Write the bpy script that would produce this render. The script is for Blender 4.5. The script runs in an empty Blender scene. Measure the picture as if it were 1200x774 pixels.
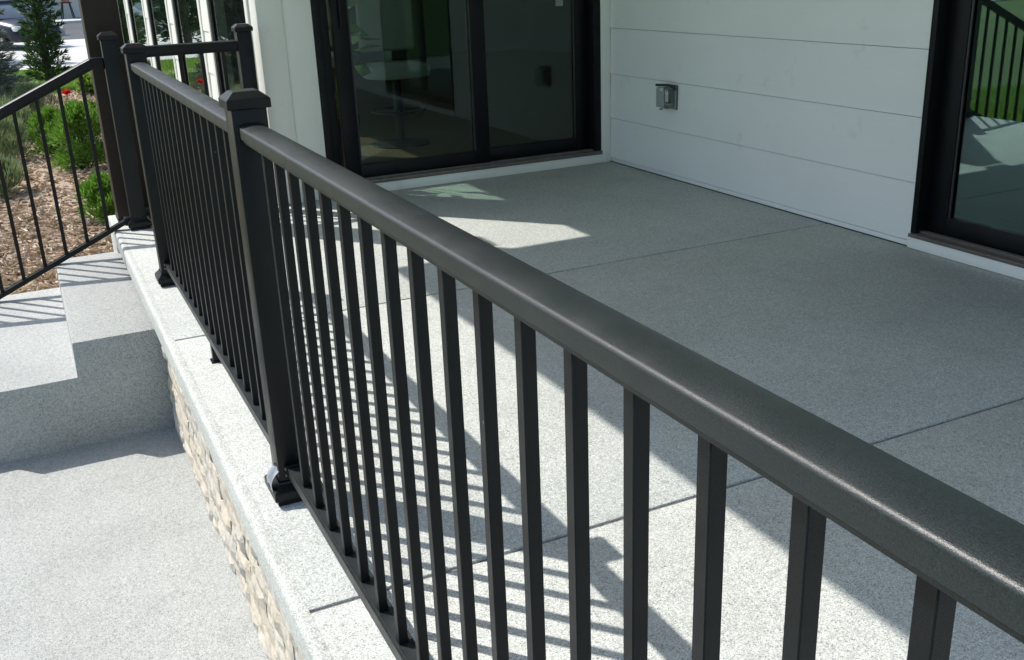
import bpy, bmesh, math, random
import numpy as np
from mathutils import Matrix, Vector

R = math.radians
scene = bpy.context.scene
col = scene.collection
random.seed(7)
rng = np.random.default_rng(7)

# ------------------------------------------------------------------ camera
cam_d = bpy.data.cameras.new("camera")
cam_d.sensor_width = 36.0
cam_d.lens = 35.18
cam_d.clip_start = 0.02
cam_d.clip_end = 600
cam = bpy.data.objects.new("camera", cam_d)
col.objects.link(cam)
cam.matrix_world = (Matrix.Translation((0, 0, 1.25)) @ Matrix.Rotation(R(-25.06), 4, 'Z')
                    @ Matrix.Rotation(R(70.0), 4, 'X') @ Matrix.Rotation(R(-2.33), 4, 'Z'))
scene.camera = cam

# ------------------------------------------------------------------ sky and sun
SUN = Vector((-0.535, 0.62, 1.0)).normalized()          # towards the sun
elev = math.asin(SUN.z)
azim = math.atan2(SUN.x, SUN.y)                         # clockwise from +Y
world = bpy.data.worlds.new("World")
scene.world = world
world.use_nodes = True
wn = world.node_tree
bg = wn.nodes["Background"]
sky = wn.nodes.new("ShaderNodeTexSky")
sky.sky_type = 'NISHITA'
sky.sun_disc = False
sky.sun_elevation = elev
sky.sun_rotation = azim
sky.air_density = 1.0
sky.dust_density = 1.2
sky.ozone_density = 0.3
wn.links.new(sky.outputs[0], bg.inputs[0])
bg.inputs[1].default_value = 0.128
sd = bpy.data.lights.new("sun", 'SUN')
sd.energy = 3.15
sd.angle = R(0.53)
sd.color = (1.0, 0.955, 0.895)
sun = bpy.data.objects.new("sun", sd)
col.objects.link(sun)
sun.rotation_euler = (-SUN).to_track_quat('-Z', 'Y').to_euler()
sun.location = SUN * 40
vs = scene.view_settings
vs.view_transform = 'Standard'
vs.look = 'None'
vs.gamma = 1.0
vs.use_curve_mapping = False
vs.exposure = 0.71
scene.cycles.use_denoising = True
scene.cycles.max_bounces = 7
scene.cycles.diffuse_bounces = 4
scene.cycles.glossy_bounces = 3
scene.cycles.transparent_max_bounces = 10
scene.cycles.caustics_reflective = False
scene.cycles.caustics_refractive = False


# ------------------------------------------------------------------ materials
def nmat(name):
    m = bpy.data.materials.new(name)
    m.use_nodes = True
    nt = m.node_tree
    return m, nt, nt.nodes["Principled BSDF"]


def nd(nt, typ, **kw):
    n = nt.nodes.new(typ)
    for k, v in kw.items():
        if k.startswith("i_"):
            key = k[2:]
            n.inputs[int(key) if key.isdigit() else key.replace("_", " ")].default_value = v
        else:
            setattr(n, k, v)
    return n


def pos(nt, scale=(1, 1, 1)):
    g = nd(nt, "ShaderNodeNewGeometry")
    mp = nd(nt, "ShaderNodeMapping")
    mp.inputs["Scale"].default_value = scale
    nt.links.new(g.outputs["Position"], mp.inputs[0])
    return mp.outputs[0]


def ramp(nt, fac, stops, interp='LINEAR'):
    r = nd(nt, "ShaderNodeValToRGB")
    r.color_ramp.interpolation = interp
    els = r.color_ramp.elements
    while len(els) < len(stops):
        els.new(0.5)
    for e, (p, c) in zip(els, stops):
        e.position = p
        e.color = (c, c, c, 1) if isinstance(c, (int, float)) else (*c, 1)
    nt.links.new(fac, r.inputs[0])
    return r.outputs[0]


def mul(nt, a, b, fac=1.0):
    m = nd(nt, "ShaderNodeMix", data_type='RGBA', blend_type='MULTIPLY')
    m.inputs[0].default_value = fac
    nt.links.new(a, m.inputs[6])
    nt.links.new(b, m.inputs[7])
    return m.outputs[2]


def bump(nt, b, h, strength, dist):
    n = nd(nt, "ShaderNodeBump")
    n.inputs["Strength"].default_value = strength
    n.inputs["Distance"].default_value = dist
    nt.links.new(h, n.inputs["Height"])
    nt.links.new(n.outputs[0], b.inputs["Normal"])
    return n


def noise(nt, vec, scale, detail=3, rough=0.5):
    n = nd(nt, "ShaderNodeTexNoise")
    n.inputs["Scale"].default_value = scale
    n.inputs["Detail"].default_value = detail
    n.inputs["Roughness"].default_value = rough
    nt.links.new(vec, n.inputs["Vector"])
    return n.outputs["Fac"]


def simple(name, c, rough=0.5, metallic=0.0, var=0.12, nscale=6.0, bscale=None, bstr=0.1, bdist=0.002, spec=0.5, stretch=(1, 1, 1)):
    m, nt, b = nmat(name)
    p = pos(nt, stretch)
    f = noise(nt, p, nscale, 4)
    lo = tuple(x * (1 - var) for x in c)
    hi = tuple(min(1, x * (1 + var)) for x in c)
    nt.links.new(ramp(nt, f, [(0.3, lo), (0.7, hi)]), b.inputs["Base Color"])
    b.inputs["Roughness"].default_value = rough
    b.inputs["Metallic"].default_value = metallic
    b.inputs["Specular IOR Level"].default_value = spec
    if bscale:
        bump(nt, b, noise(nt, p, bscale, 3), bstr, bdist)
    return m


def quartz(name, tint=(1, 1, 1), k=1.0):
    """granular resin-bound quartz coating: light grains with grey and dark ones"""
    m, nt, b = nmat(name)
    p = pos(nt)
    v = nd(nt, "ShaderNodeTexVoronoi")
    v.inputs["Scale"].default_value = 460
    nt.links.new(p, v.inputs["Vector"])
    sep = nd(nt, "ShaderNodeSeparateColor")
    nt.links.new(v.outputs["Color"], sep.inputs[0])
    t = lambda a: tuple(a * k * q for q in tint)
    c1 = ramp(nt, sep.outputs[0], [(0.0, t(0.21)), (0.09, t(0.33)), (0.22, t(0.46)), (0.45, t(0.54)), (0.70, t(0.61)), (0.93, t(0.76))])
    v2 = nd(nt, "ShaderNodeTexVoronoi")
    v2.inputs["Scale"].default_value = 118
    nt.links.new(p, v2.inputs["Vector"])
    sep2 = nd(nt, "ShaderNodeSeparateColor")
    nt.links.new(v2.outputs["Color"], sep2.inputs[0])
    c2 = ramp(nt, sep2.outputs[1], [(0.0, 0.84), (0.12, 0.95), (0.5, 1.0), (0.9, 1.07)])
    c = mul(nt, c1, c2)
    c3 = ramp(nt, noise(nt, p, 2.3, 5, 0.6), [(0.28, 0.89), (0.5, 0.99), (0.72, 1.05)])
    c = mul(nt, c, c3)
    # scattered old drips and smudges
    sm = ramp(nt, noise(nt, p, 7.0, 3, 0.55), [(0.60, 1.0), (0.74, 0.90)])
    c = mul(nt, c, sm)
    nt.links.new(c, b.inputs["Base Color"])
    b.inputs["Roughness"].default_value = 0.62
    b.inputs["Specular IOR Level"].default_value = 0.35
    bump(nt, b, v.outputs["Distance"], 0.55, 0.0016)
    return m


def powder(name, c=(0.0030, 0.0042, 0.0047), rough=0.38, spec=0.27):
    """textured black powder coat on aluminium, thin dust on it"""
    m, nt, b = nmat(name)
    p = pos(nt)
    f = noise(nt, p, 9, 5, 0.6)
    d = ramp(nt, f, [(0.35, c), (0.75, tuple(x * 1.4 + 0.002 for x in c))])
    v = nd(nt, "ShaderNodeTexVoronoi")
    v.inputs["Scale"].default_value = 16
    nt.links.new(p, v.inputs["Vector"])
    spot = ramp(nt, v.outputs["Distance"], [(0.0, 1.0), (0.022, 1.0), (0.035, 0.0)])
    gate = ramp(nt, noise(nt, p, 3.0, 2), [(0.56, 0.0), (0.62, 0.6)])
    mm = nd(nt, "ShaderNodeMath", operation='MULTIPLY')
    nt.links.new(spot, mm.inputs[0])
    nt.links.new(gate, mm.inputs[1])
    mx = nd(nt, "ShaderNodeMix", data_type='RGBA')
    nt.links.new(mm.outputs[0], mx.inputs[0])
    nt.links.new(d, mx.inputs[6])
    mx.inputs[7].default_value = (0.2, 0.2, 0.19, 1)
    nt.links.new(mx.outputs[2], b.inputs["Base Color"])
    rr = ramp(nt, noise(nt, p, 14, 4), [(0.3, rough - 0.05), (0.7, rough + 0.09)])
    nt.links.new(rr, b.inputs["Roughness"])
    b.inputs["Specular IOR Level"].default_value = spec
    # light scuffs rubbed along the metal
    sc = ramp(nt, noise(nt, pos(nt, (90, 5, 90)), 2.0, 4, 0.7), [(0.70, 0.0), (0.76, 0.35)])
    ga = ramp(nt, noise(nt, p, 2.2, 3), [(0.54, 0.0), (0.66, 1.0)])
    m2 = nd(nt, "ShaderNodeMath", operation='MULTIPLY')
    nt.links.new(sc, m2.inputs[0])
    nt.links.new(ga, m2.inputs[1])
    mx2 = nd(nt, "ShaderNodeMix", data_type='RGBA')
    nt.links.new(m2.outputs[0], mx2.inputs[0])
    nt.links.new(mx.outputs[2], mx2.inputs[6])
    mx2.inputs[7].default_value = (0.10, 0.105, 0.105, 1)
    # pinhead grain of the coating
    gr = ramp(nt, noise(nt, p, 700, 2, 0.8), [(0.35, 0.55), (0.5, 1.0), (0.68, 1.9)])
    nt.links.new(mul(nt, mx2.outputs[2], gr), b.inputs["Base Color"])
    bump(nt, b, noise(nt, p, 800, 2, 0.6), 0.42, 0.0007)
    return m


def paint(name, c=(0.86, 0.88, 0.835), grain=0.25, stretch=(8, 1, 60), rough=0.55):
    """painted siding: embossed wood grain, faint smudges"""
    m, nt, b = nmat(name)
    p = pos(nt, stretch)
    g = noise(nt, p, 4.0, 5, 0.65)
    q = pos(nt)
    s1 = ramp(nt, noise(nt, q, 1.7, 4), [(0.3, 0.955), (0.65, 1.0)])
    s2 = ramp(nt, noise(nt, q, 5.2, 4, 0.62), [(0.63, 1.0), (0.76, 0.86)])
    base = ramp(nt, g, [(0.3, tuple(x * 0.97 for x in c)), (0.7, c)])
    nt.links.new(mul(nt, mul(nt, base, s1), s2), b.inputs["Base Color"])
    b.inputs["Roughness"].default_value = rough
    bump(nt, b, g, grain, 0.0016)
    return m


def glass(name, tint, refl=1.0, f0=0.045, gloss=(0.93, 1.0, 0.97)):
    """double glazing: mirror-like reflection over a tinted see-through pane"""
    m = bpy.data.materials.new(name)
    m.use_nodes = True
    nt = m.node_tree
    nt.nodes.clear()
    out = nd(nt, "ShaderNodeOutputMaterial")
    tr = nd(nt, "ShaderNodeBsdfTransparent")
    tr.inputs[0].default_value = (*tint, 1)
    gl = nd(nt, "ShaderNodeBsdfGlossy")
    gl.inputs[0].default_value = (*gloss, 1)
    gl.inputs["Roughness"].default_value = 0.0
    lw = nd(nt, "ShaderNodeLayerWeight")                 # Schlick reflectance, the same from both sides
    lw.inputs[0].default_value = 0.5
    pw = nd(nt, "ShaderNodeMath", operation='POWER')
    pw.inputs[1].default_value = 5.0
    nt.links.new(lw.outputs["Facing"], pw.inputs[0])
    ma = nd(nt, "ShaderNodeMath", operation='MULTIPLY_ADD')
    ma.inputs[1].default_value = 0.96
    ma.inputs[2].default_value = f0
    nt.links.new(pw.outputs[0], ma.inputs[0])
    bm_ = nd(nt, "ShaderNodeBump")
    bm_.inputs["Strength"].default_value = 0.03
    bm_.inputs["Distance"].default_value = 0.01
    nt.links.new(noise(nt, pos(nt), 1.3, 1), bm_.inputs["Height"])
    nt.links.new(bm_.outputs[0], gl.inputs["Normal"])
    mt = nd(nt, "ShaderNodeMath", operation='MULTIPLY', use_clamp=True)
    mt.inputs[1].default_value = refl
    nt.links.new(ma.outputs[0], mt.inputs[0])
    mx = nd(nt, "ShaderNodeMixShader")
    nt.links.new(mt.outputs[0], mx.inputs[0])
    nt.links.new(tr.outputs[0], mx.inputs[1])
    nt.links.new(gl.outputs[0], mx.inputs[2])
    nt.links.new(mx.outputs[0], out.inputs[0])
    return m


def leafmat(name, c1, c2, rough=0.5, trans=0.25):
    m, nt, b = nmat(name)
    g = nd(nt, "ShaderNodeNewGeometry")
    try:
        rnd = g.outputs["Random Per Island"]
    except KeyError:
        rnd = noise(nt, pos(nt), 30, 2)
    nt.links.new(ramp(nt, rnd, [(0.0, c1), (1.0, c2)]), b.inputs["Base Color"])
    b.inputs["Roughness"].default_value = rough
    b.inputs["Specular IOR Level"].default_value = 0.3
    tl = nd(nt, "ShaderNodeBsdfTranslucent")
    tl.inputs[0].default_value = (c2[0] * 1.3, c2[1] * 1.5, c2[2], 1)
    mx = nd(nt, "ShaderNodeMixShader")
    mx.inputs[0].default_value = trans
    nt.links.new(b.outputs[0], mx.inputs[1])
    nt.links.new(tl.outputs[0], mx.inputs[2])
    nt.links.new(mx.outputs[0], nt.nodes["Material Output"].inputs[0])
    return m


M = {}
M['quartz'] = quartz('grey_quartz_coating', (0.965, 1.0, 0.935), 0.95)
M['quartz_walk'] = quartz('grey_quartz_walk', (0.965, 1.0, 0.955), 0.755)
M['powder'] = powder('black_powder_coat')
M['powder_rail'] = powder('black_powder_coat_rail', (0.0085, 0.0128, 0.014), 0.42, 0.56)
M['powder_satin'] = powder('black_frame', (0.003, 0.004, 0.005), 0.4, 0.22)
M['groove'] = simple('dark_joint', (0.20, 0.20, 0.195), 0.9, var=0.4, nscale=60)
M['paint'] = paint('white_siding_paint', grain=0.45)
M['paint_x'] = paint('white_trim_paint', (0.82, 0.835, 0.765), 0.18, (60, 8, 3))
M['soffit'] = simple('soffit_white', (0.80, 0.80, 0.78), 0.7, var=0.03, nscale=2)
M['bronze'] = simple('bronze_column', (0.024, 0.0155, 0.011), 0.5, spec=0.3, var=0.12, nscale=8, bscale=200, bstr=0.1)
M['sill'] = simple('bronze_sill_track', (0.13, 0.115, 0.10), 0.4, var=0.2, nscale=20)
M['bead'] = simple('dark_glazing_bead', (0.03, 0.032, 0.034), 0.5)
M['door_glass'] = glass('door_glass', (0.68, 0.78, 0.73), 0.9, 0.04)
M['side_glass'] = glass('reflective_door_glass', (0.62, 0.80, 0.77), 1.0, 0.155, (0.78, 0.98, 0.98))
M['bay_glass'] = glass('bay_glass', (0.84, 0.89, 0.86), 1.0, 0.05)
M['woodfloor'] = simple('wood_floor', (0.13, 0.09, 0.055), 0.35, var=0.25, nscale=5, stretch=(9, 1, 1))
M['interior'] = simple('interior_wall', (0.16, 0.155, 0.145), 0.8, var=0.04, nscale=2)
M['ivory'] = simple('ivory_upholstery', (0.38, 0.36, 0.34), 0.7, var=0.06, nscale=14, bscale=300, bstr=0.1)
M['chrome'] = simple('brushed_steel', (0.4, 0.4, 0.4), 0.3, 1.0, var=0.05)
M['darkpot'] = simple('dark_planter', (0.03, 0.03, 0.032), 0.5)
M['clear'] = glass('clear_plastic', (0.74, 0.77, 0.77), 1.3, 0.09)
M['boxgrey'] = simple('grey_outlet', (0.25, 0.26, 0.26), 0.5, var=0.1)
M['blackp'] = simple('black_plastic', (0.015, 0.016, 0.017), 0.45)
M['stone'] = None


def stone_mat(name, c1, c2, c3):
    m, nt, b = nmat(name)
    p = pos(nt)
    oi = nd(nt, "ShaderNodeObjectInfo")
    a = ramp(nt, oi.outputs["Random"], [(0.0, c1), (0.45, c2), (0.8, c3), (1.0, c1)])
    f = ramp(nt, noise(nt, p, 26, 6, 0.65), [(0.28, 0.62), (0.5, 0.95), (0.72, 1.12)])
    nt.links.new(mul(nt, a, f), b.inputs["Base Color"])
    b.inputs["Roughness"].default_value = 0.9
    bump(nt, b, noise(nt, p, 70, 6, 0.7), 0.8, 0.006)
    return m


M['stone'] = stone_mat('tan_ledge_stone', (0.55, 0.49, 0.38), (0.57, 0.53, 0.45), (0.50, 0.47, 0.41))
M['mortar'] = simple('mortar', (0.24, 0.215, 0.18), 0.95, var=0.2, nscale=30)
M['grass'] = None
M['sheath'] = simple('grey_sheathing', (0.66, 0.68, 0.66), 0.9)


def ground_mat(name, c1, c2, scale, bs, bd):
    m, nt, b = nmat(name)
    p = pos(nt)
    f = noise(nt, p, scale, 8, 0.7)
    f2 = ramp(nt, noise(nt, p, 0.35, 3), [(0.3, 0.82), (0.7, 1.15)])
    nt.links.new(mul(nt, ramp(nt, f, [(0.3, c1), (0.7, c2)]), f2), b.inputs["Base Color"])
    b.inputs["Roughness"].default_value = 0.9
    bump(nt, b, f, bs, bd)
    return m


M['grass'] = ground_mat('lawn_grass', (0.07, 0.125, 0.02), (0.15, 0.235, 0.045), 25, 1.0, 0.04)
M['blade'] = leafmat('grass_blades', (0.11, 0.19, 0.03), (0.23, 0.34, 0.07), 0.5, 0.35)
M['soil'] = ground_mat('bark_soil', (0.30, 0.22, 0.15), (0.56, 0.44, 0.33), 40, 1.0, 0.02)
M['chip'] = leafmat('bark_chips', (0.42, 0.32, 0.225), (0.90, 0.78, 0.62), 0.85, 0.0)
M['concrete'] = ground_mat('pale_concrete', (0.50, 0.49, 0.46), (0.60, 0.59, 0.56), 3, 0.2, 0.004)
M['asphalt'] = ground_mat('asphalt', (0.055, 0.058, 0.065), (0.085, 0.09, 0.10), 40, 0.4, 0.004)
M['pebble'] = ground_mat('pebble_edging', (0.30, 0.27, 0.23), (0.62, 0.58, 0.52), 60, 1.0, 0.02)
M['bark'] = simple('tree_bark', (0.09, 0.065, 0.045), 0.9, var=0.35, nscale=40, bscale=60, bstr=0.7, bdist=0.01)
M['yew'] = leafmat('yew_foliage', (0.036, 0.10, 0.015), (0.15, 0.28, 0.045), 0.45, 0.30)
M['juniper'] = leafmat('juniper_foliage', (0.022, 0.06, 0.022), (0.065, 0.12, 0.04), 0.55, 0.18)
M['spruce'] = leafmat('blue_spruce_needles', (0.085, 0.115, 0.11), (0.24, 0.28, 0.265), 0.55, 0.12)
M['lavender'] = leafmat('lavender_foliage', (0.11, 0.155, 0.085), (0.29, 0.34, 0.20), 0.6, 0.25)
M['perennial'] = leafmat('perennial_leaves', (0.07, 0.14, 0.03), (0.20, 0.29, 0.06), 0.5, 0.3)
M['houseplant'] = leafmat('houseplant_leaves', (0.06, 0.11, 0.03), (0.13, 0.19, 0.06), 0.45, 0.3)
M['red'] = leafmat('red_petals', (0.55, 0.015, 0.012), (0.75, 0.03, 0.02), 0.5, 0.3)
M['yellow'] = leafmat('yellow_petals', (0.55, 0.42, 0.03), (0.75, 0.6, 0.06), 0.5, 0.3)
M['foil'] = simple('silver_film', (0.36, 0.39, 0.44), 0.42, 0.3, var=0.2, nscale=60, bscale=90, bstr=0.6, bdist=0.004)
M['carpaint'] = simple('dark_blue_car_paint', (0.006, 0.010, 0.028), 0.3, 0.0, var=0.05, spec=0.4)
M['carglass'] = simple('car_glass', (0.05, 0.07, 0.09), 0.05, 0.0, var=0.05, spec=1.0)
M['lamp'] = simple('headlight_lens', (0.65, 0.68, 0.7), 0.15, 0.2, var=0.2, nscale=30)
M['tyre'] = simple('tyre_rubber', (0.02, 0.02, 0.02), 0.8)
M['terracotta'] = simple('terracotta', (0.36, 0.17, 0.09), 0.8)
M['browndoor'] = simple('brown_door', (0.06, 0.045, 0.038), 0.5)
M['housewhite'] = simple('neighbour_white', (0.62, 0.61, 0.58), 0.7, var=0.04)
M['shingle'] = simple('roof_shingle', (0.08, 0.075, 0.07), 0.9, var=0.3, nscale=30)
M['smudge'] = None


# ------------------------------------------------------------------ mesh helpers
class MB:
    def __init__(s):
        s.v = []
        s.f = []

    def box(s, x0, x1, y0, y1, z0, z1):
        n = len(s.v)
        s.v += [(x0, y0, z0), (x1, y0, z0), (x1, y1, z0), (x0, y1, z0), (x0, y0, z1), (x1, y0, z1), (x1, y1, z1), (x0, y1, z1)]
        s.f += [tuple(n + i for i in q) for q in ((3, 2, 1, 0), (4, 5, 6, 7), (0, 1, 5, 4), (1, 2, 6, 5), (2, 3, 7, 6), (3, 0, 4, 7))]
        return s

    def loft(s, rings, close_ends=True):
        n = len(s.v)
        k = len(rings[0])
        for r in rings:
            s.v += [tuple(p) for p in r]
        for i in range(len(rings) - 1):
            for j in range(k):
                a = n + i * k + j
                b = n + i * k + (j + 1) % k
                s.f.append((a, b, b + k, a + k))
        if close_ends:
            s.f.append(tuple(n + j for j in range(k))[::-1])
            s.f.append(tuple(n + (len(rings) - 1) * k + j for j in range(k)))
        return s

    def tube(s, pts, r, seg=8):
        rings = []
        rr = r if isinstance(r, (list, tuple)) else [r] * len(pts)
        P = [Vector(p) for p in pts]
        for i, p in enumerate(P):
            d = (P[min(i + 1, len(P) - 1)] - P[max(i - 1, 0)]).normalized()
            u = d.orthogonal().normalized() if i == 0 else (u - d * u.dot(d)).normalized()
            w = d.cross(u)
            rings.append([p + (u * math.cos(t) + w * math.sin(t)) * rr[i] for t in [2 * math.pi * q / seg for q in range(seg)]])
        return s.loft(rings)

    def lathe(s, prof, c=(0, 0, 0), seg=20):
        rings = []
        for r, z in prof:
            rings.append([(c[0] + r * math.cos(2 * math.pi * q / seg), c[1] + r * math.sin(2 * math.pi * q / seg), c[2] + z) for q in range(seg)])
        return s.loft(rings)

    def ring(s, c, R_, r, seg=28, k=8):
        n = len(s.v)
        for i in range(seg):
            a = 2 * math.pi * i / seg
            for j in range(k):
                b = 2 * math.pi * j / k
                s.v.append((c[0] + (R_ + r * math.cos(b)) * math.cos(a), c[1] + (R_ + r * math.cos(b)) * math.sin(a), c[2] + r * math.sin(b)))
        for i in range(seg):
            for j in range(k):
                s.f.append((n + i * k + j, n + ((i + 1) % seg) * k + j, n + ((i + 1) % seg) * k + (j + 1) % k, n + i * k + (j + 1) % k))
        return s

    def mesh(s, name, mat, bevel=0, seg=2, smooth=None):
        me = bpy.data.meshes.new(name)
        me.from_pydata(s.v, [], s.f)
        if bevel:
            bm = bmesh.new()
            bm.from_mesh(me)
            bmesh.ops.recalc_face_normals(bm, faces=bm.faces)
            bmesh.ops.bevel(bm, geom=bm.edges[:], offset=bevel, segments=seg, profile=0.5, affect='EDGES', clamp_overlap=True)
            bm.to_mesh(me)
            bm.free()
        else:
            bm = bmesh.new()
            bm.from_mesh(me)
            bmesh.ops.recalc_face_normals(bm, faces=bm.faces)
            bm.to_mesh(me)
            bm.free()
        if smooth:
            me.polygons.foreach_set("use_smooth", [True] * len(me.polygons))
            me.set_sharp_from_angle(angle=R(smooth))
        me.materials.append(mat)
        return me

    def build(s, name, mat, parent=None, bevel=0, seg=2, smooth=None):
        return link(name, s.mesh(name, mat, bevel, seg, smooth), parent)


def offset_of(o):
    """world position of a parent chain that is only translated"""
    v = Vector((0, 0, 0))
    while o is not None:
        if o.type == 'EMPTY':
            v += o.location
            break
        if o.parent is None:
            break
        if not o.get('_abs'):
            v += o.location
        o = o.parent
    return v


def link(name, me, parent=None, loc=None):
    o = bpy.data.objects.new(name, me)
    col.objects.link(o)
    if loc is not None:
        o.location = loc
    if parent is not None:
        o.parent = parent
        o.matrix_parent_inverse = world_of(parent).inverted()
    return o


def world_of(o):
    m = Matrix.LocRotScale(o.location, o.rotation_euler, o.scale)
    if o.parent is not None:
        m = world_of(o.parent) @ o.matrix_parent_inverse @ m
    return m


def empty(name, loc):
    e = bpy.data.objects.new(name, None)
    e.empty_display_size = 0.1
    col.objects.link(e)
    e.location = loc
    return e


def tag(o, label, cat, group=None):
    o['label'] = label
    o['category'] = cat
    if group:
        o['group'] = group
    return o


def struct(o):
    o['kind'] = 'structure'
    return o


def box(name, mat, parent, x0, x1, y0, y1, z0, z1, bevel=0, seg=2):
    return MB().box(x0, x1, y0, y1, z0, z1).build(name, mat, parent, bevel, seg, 40 if bevel else None)


def np_mesh(name, verts, faces_n, mat):
    """verts: (N*k,3) array, each k consecutive verts one face"""
    verts = np.asarray(verts, dtype=np.float32).reshape(-1, 3)
    n = len(verts)
    nf = n // faces_n
    me = bpy.data.meshes.new(name)
    me.vertices.add(n)
    me.vertices.foreach_set("co", verts.ravel())
    me.loops.add(n)
    me.loops.foreach_set("vertex_index", np.arange(n, dtype=np.int32))
    me.polygons.add(nf)
    me.polygons.foreach_set("loop_start", np.arange(0, n, faces_n, dtype=np.int32))
    me.update(calc_edges=True)
    me.validate()
    me.materials.append(mat)
    return me


def unit(n):
    v = rng.normal(size=(n, 3))
    return v / np.linalg.norm(v, axis=1, keepdims=True)


def leaf_quads(P, D, L, W):
    """diamond leaves at P pointing along D, length L, width W"""
    n = len(P)
    D = D / np.linalg.norm(D, axis=1, keepdims=True)
    U = np.cross(D, unit(n))
    U /= np.linalg.norm(U, axis=1, keepdims=True) + 1e-9
    N = np.cross(D, U)
    L = np.broadcast_to(np.asarray(L, float).reshape(-1, 1), (n, 1))
    W = np.broadcast_to(np.asarray(W, float).reshape(-1, 1), (n, 1))
    a = P
    b = P + D * L * 0.5 + U * W * 0.5 + N * W * 0.12
    c = P + D * L
    d = P + D * L * 0.5 - U * W * 0.5 + N * W * 0.12
    return np.stack([a, b, c, d], axis=1).reshape(-1, 3)


# ------------------------------------------------------------------ key dimensions (metres)
EDGE = 0.3125          # outer edge of the patio slab
RX = 0.444             # railing centre line
WX = 3.45              # siding wall with the outlet
WY = 5.72              # wall with the far sliding door
BX = 1.23              # wall with the tall windows
WALK = -0.60           # lower walk
Y0 = -3.0              # near end of what is built

# ------------------------------------------------------------------ ground
def sheet(name, mat, x0, x1, y0, y1, z):
    o = MB()
    o.v = [(x0, y0, z), (x1, y0, z), (x1, y1, z), (x0, y1, z)]
    o.f = [(0, 1, 2, 3)]
    return struct(o.build(name, mat))


sheet('lawn', M['grass'], -220, 220, -220, 260, -0.635)
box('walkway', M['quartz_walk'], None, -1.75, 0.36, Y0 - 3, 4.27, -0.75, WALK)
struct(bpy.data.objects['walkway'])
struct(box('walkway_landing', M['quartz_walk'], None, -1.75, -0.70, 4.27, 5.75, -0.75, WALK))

# far ground: concrete drive, road, far sidewalk
sheet('driveway', M['concrete'], -60, 60, 26.6, 39.6, -0.60)
sheet('road', M['asphalt'], -120, 120, 39.75, 56.5, -0.62)
struct(box('kerb', M['concrete'], None, -120, 120, 56.5, 56.8, -0.7, -0.5))
sheet('far_sidewalk', M['concrete'], -120, 120, 57.6, 60.5, -0.52)

# mulch bed, gently mounded
def bed_z(x, y):
    e = min((x + 2.3) / 0.6, (19.5 - y) / 1.2, 1.0)
    return -0.63 + 0.19 * max(0.0, e) + 0.03 * math.sin(x * 2.1 + y * 1.3) * max(0, e)


mb = MB()
nx, ny = 24, 70
for j in range(ny + 1):
    for i in range(nx + 1):
        x = -2.3 + 3.53 * i / nx
        y = 5.76 + 13.8 * j / ny
        if j == ny:
            y += 0.25 * math.sin(x * 3)
        mb.v.append((x, y, bed_z(x, y)))
for j in range(ny):
    for i in range(nx):
        a = j * (nx + 1) + i
        mb.f.append((a, a + 1, a + nx + 2, a + nx + 1))
bed = struct(mb.build('mulch_bed', M['soil'], smooth=60))

# wood chips lying on the bed
n = 15000
yy = 5.8 + (rng.random(n) ** 1.8) * 13.4
xx = -1.5 + rng.random(n) * 2.7
P = np.stack([xx, yy, np.array([bed_z(a, b) for a, b in zip(xx, yy)]) + 0.004 + rng.random(n) * 0.02], 1)
D = unit(n)
D[:, 2] *= 0.35
D /= np.linalg.norm(D, axis=1, keepdims=True)
U = np.cross(D, np.array([0, 0, 1.0]) + unit(n) * 0.5)
U /= np.linalg.norm(U, axis=1, keepdims=True)
Nn = np.cross(D, U)
L = (0.012 + rng.random((n, 1)) ** 2 * 0.04)
W = (0.005 + rng.random((n, 1)) * 0.012)
T = 0.004
quads = []
c = [P + sx * D * L + sy * U * W + sz * Nn * T for sx, sy, sz in ((-1, -1, -1), (1, -.7, -1), (.9, 1, -1), (-1, .8, -1), (-1, -1, 1), (1, -.7, 1), (.9, 1, 1), (-1, .8, 1))]
V = np.stack(c, axis=1).reshape(-1, 3)
me = bpy.data.meshes.new('wood_chips')
fidx = np.array([(4, 5, 6, 7), (0, 1, 5, 4), (1, 2, 6, 5), (2, 3, 7, 6), (3, 0, 4, 7)])
F = (np.arange(n)[:, None, None] * 8 + fidx[None]).reshape(-1, 4)
me.vertices.add(len(V)); me.vertices.foreach_set("co", V.astype(np.float32).ravel())
me.loops.add(F.size); me.loops.foreach_set("vertex_index", F.astype(np.int32).ravel())
me.polygons.add(len(F)); me.polygons.foreach_set("loop_start", np.arange(0, F.size, 4, dtype=np.int32))
me.update(calc_edges=True); me.materials.append(M['chip'])
ch = link('wood_chips', me)
ch['kind'] = 'stuff'
tag(ch, 'brown shredded wood chips covering the planting bed beyond the steps', 'mulch')


def grass_patch(name, x0, x1, y0, y1, n, label, L=0.07):
    P = np.stack([x0 + rng.random(n) * (x1 - x0), y0 + rng.random(n) * (y1 - y0), np.full(n, -0.635)], 1)
    D = unit(n) * 0.45
    D[:, 2] = 1
    D /= np.linalg.norm(D, axis=1, keepdims=True)
    U = unit(n) * 0.011
    l = (L * (0.6 + rng.random((n, 1)) * 0.7))
    V = np.stack([P - U, P + U, P + D * l], 1).reshape(-1, 3)
    o = link(name, np_mesh(name, V, 3, M['blade']))
    o['kind'] = 'stuff'
    return tag(o, label, 'grass')


grass_patch('grass', -2.5, 3.0, 19.4, 26.5, 45000, 'green mown grass on the lawn beyond the mulch bed', 0.08)
grass_patch('grass', -7.0, -1.8, -1.5, 10.0, 40000, 'green mown grass beside the lower walk, mirrored in the right door', 0.07)
struct(box('pebble_edging', M['pebble'], None, -9, 0.35, 22.5, 23.35, -0.66, -0.60))

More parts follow.
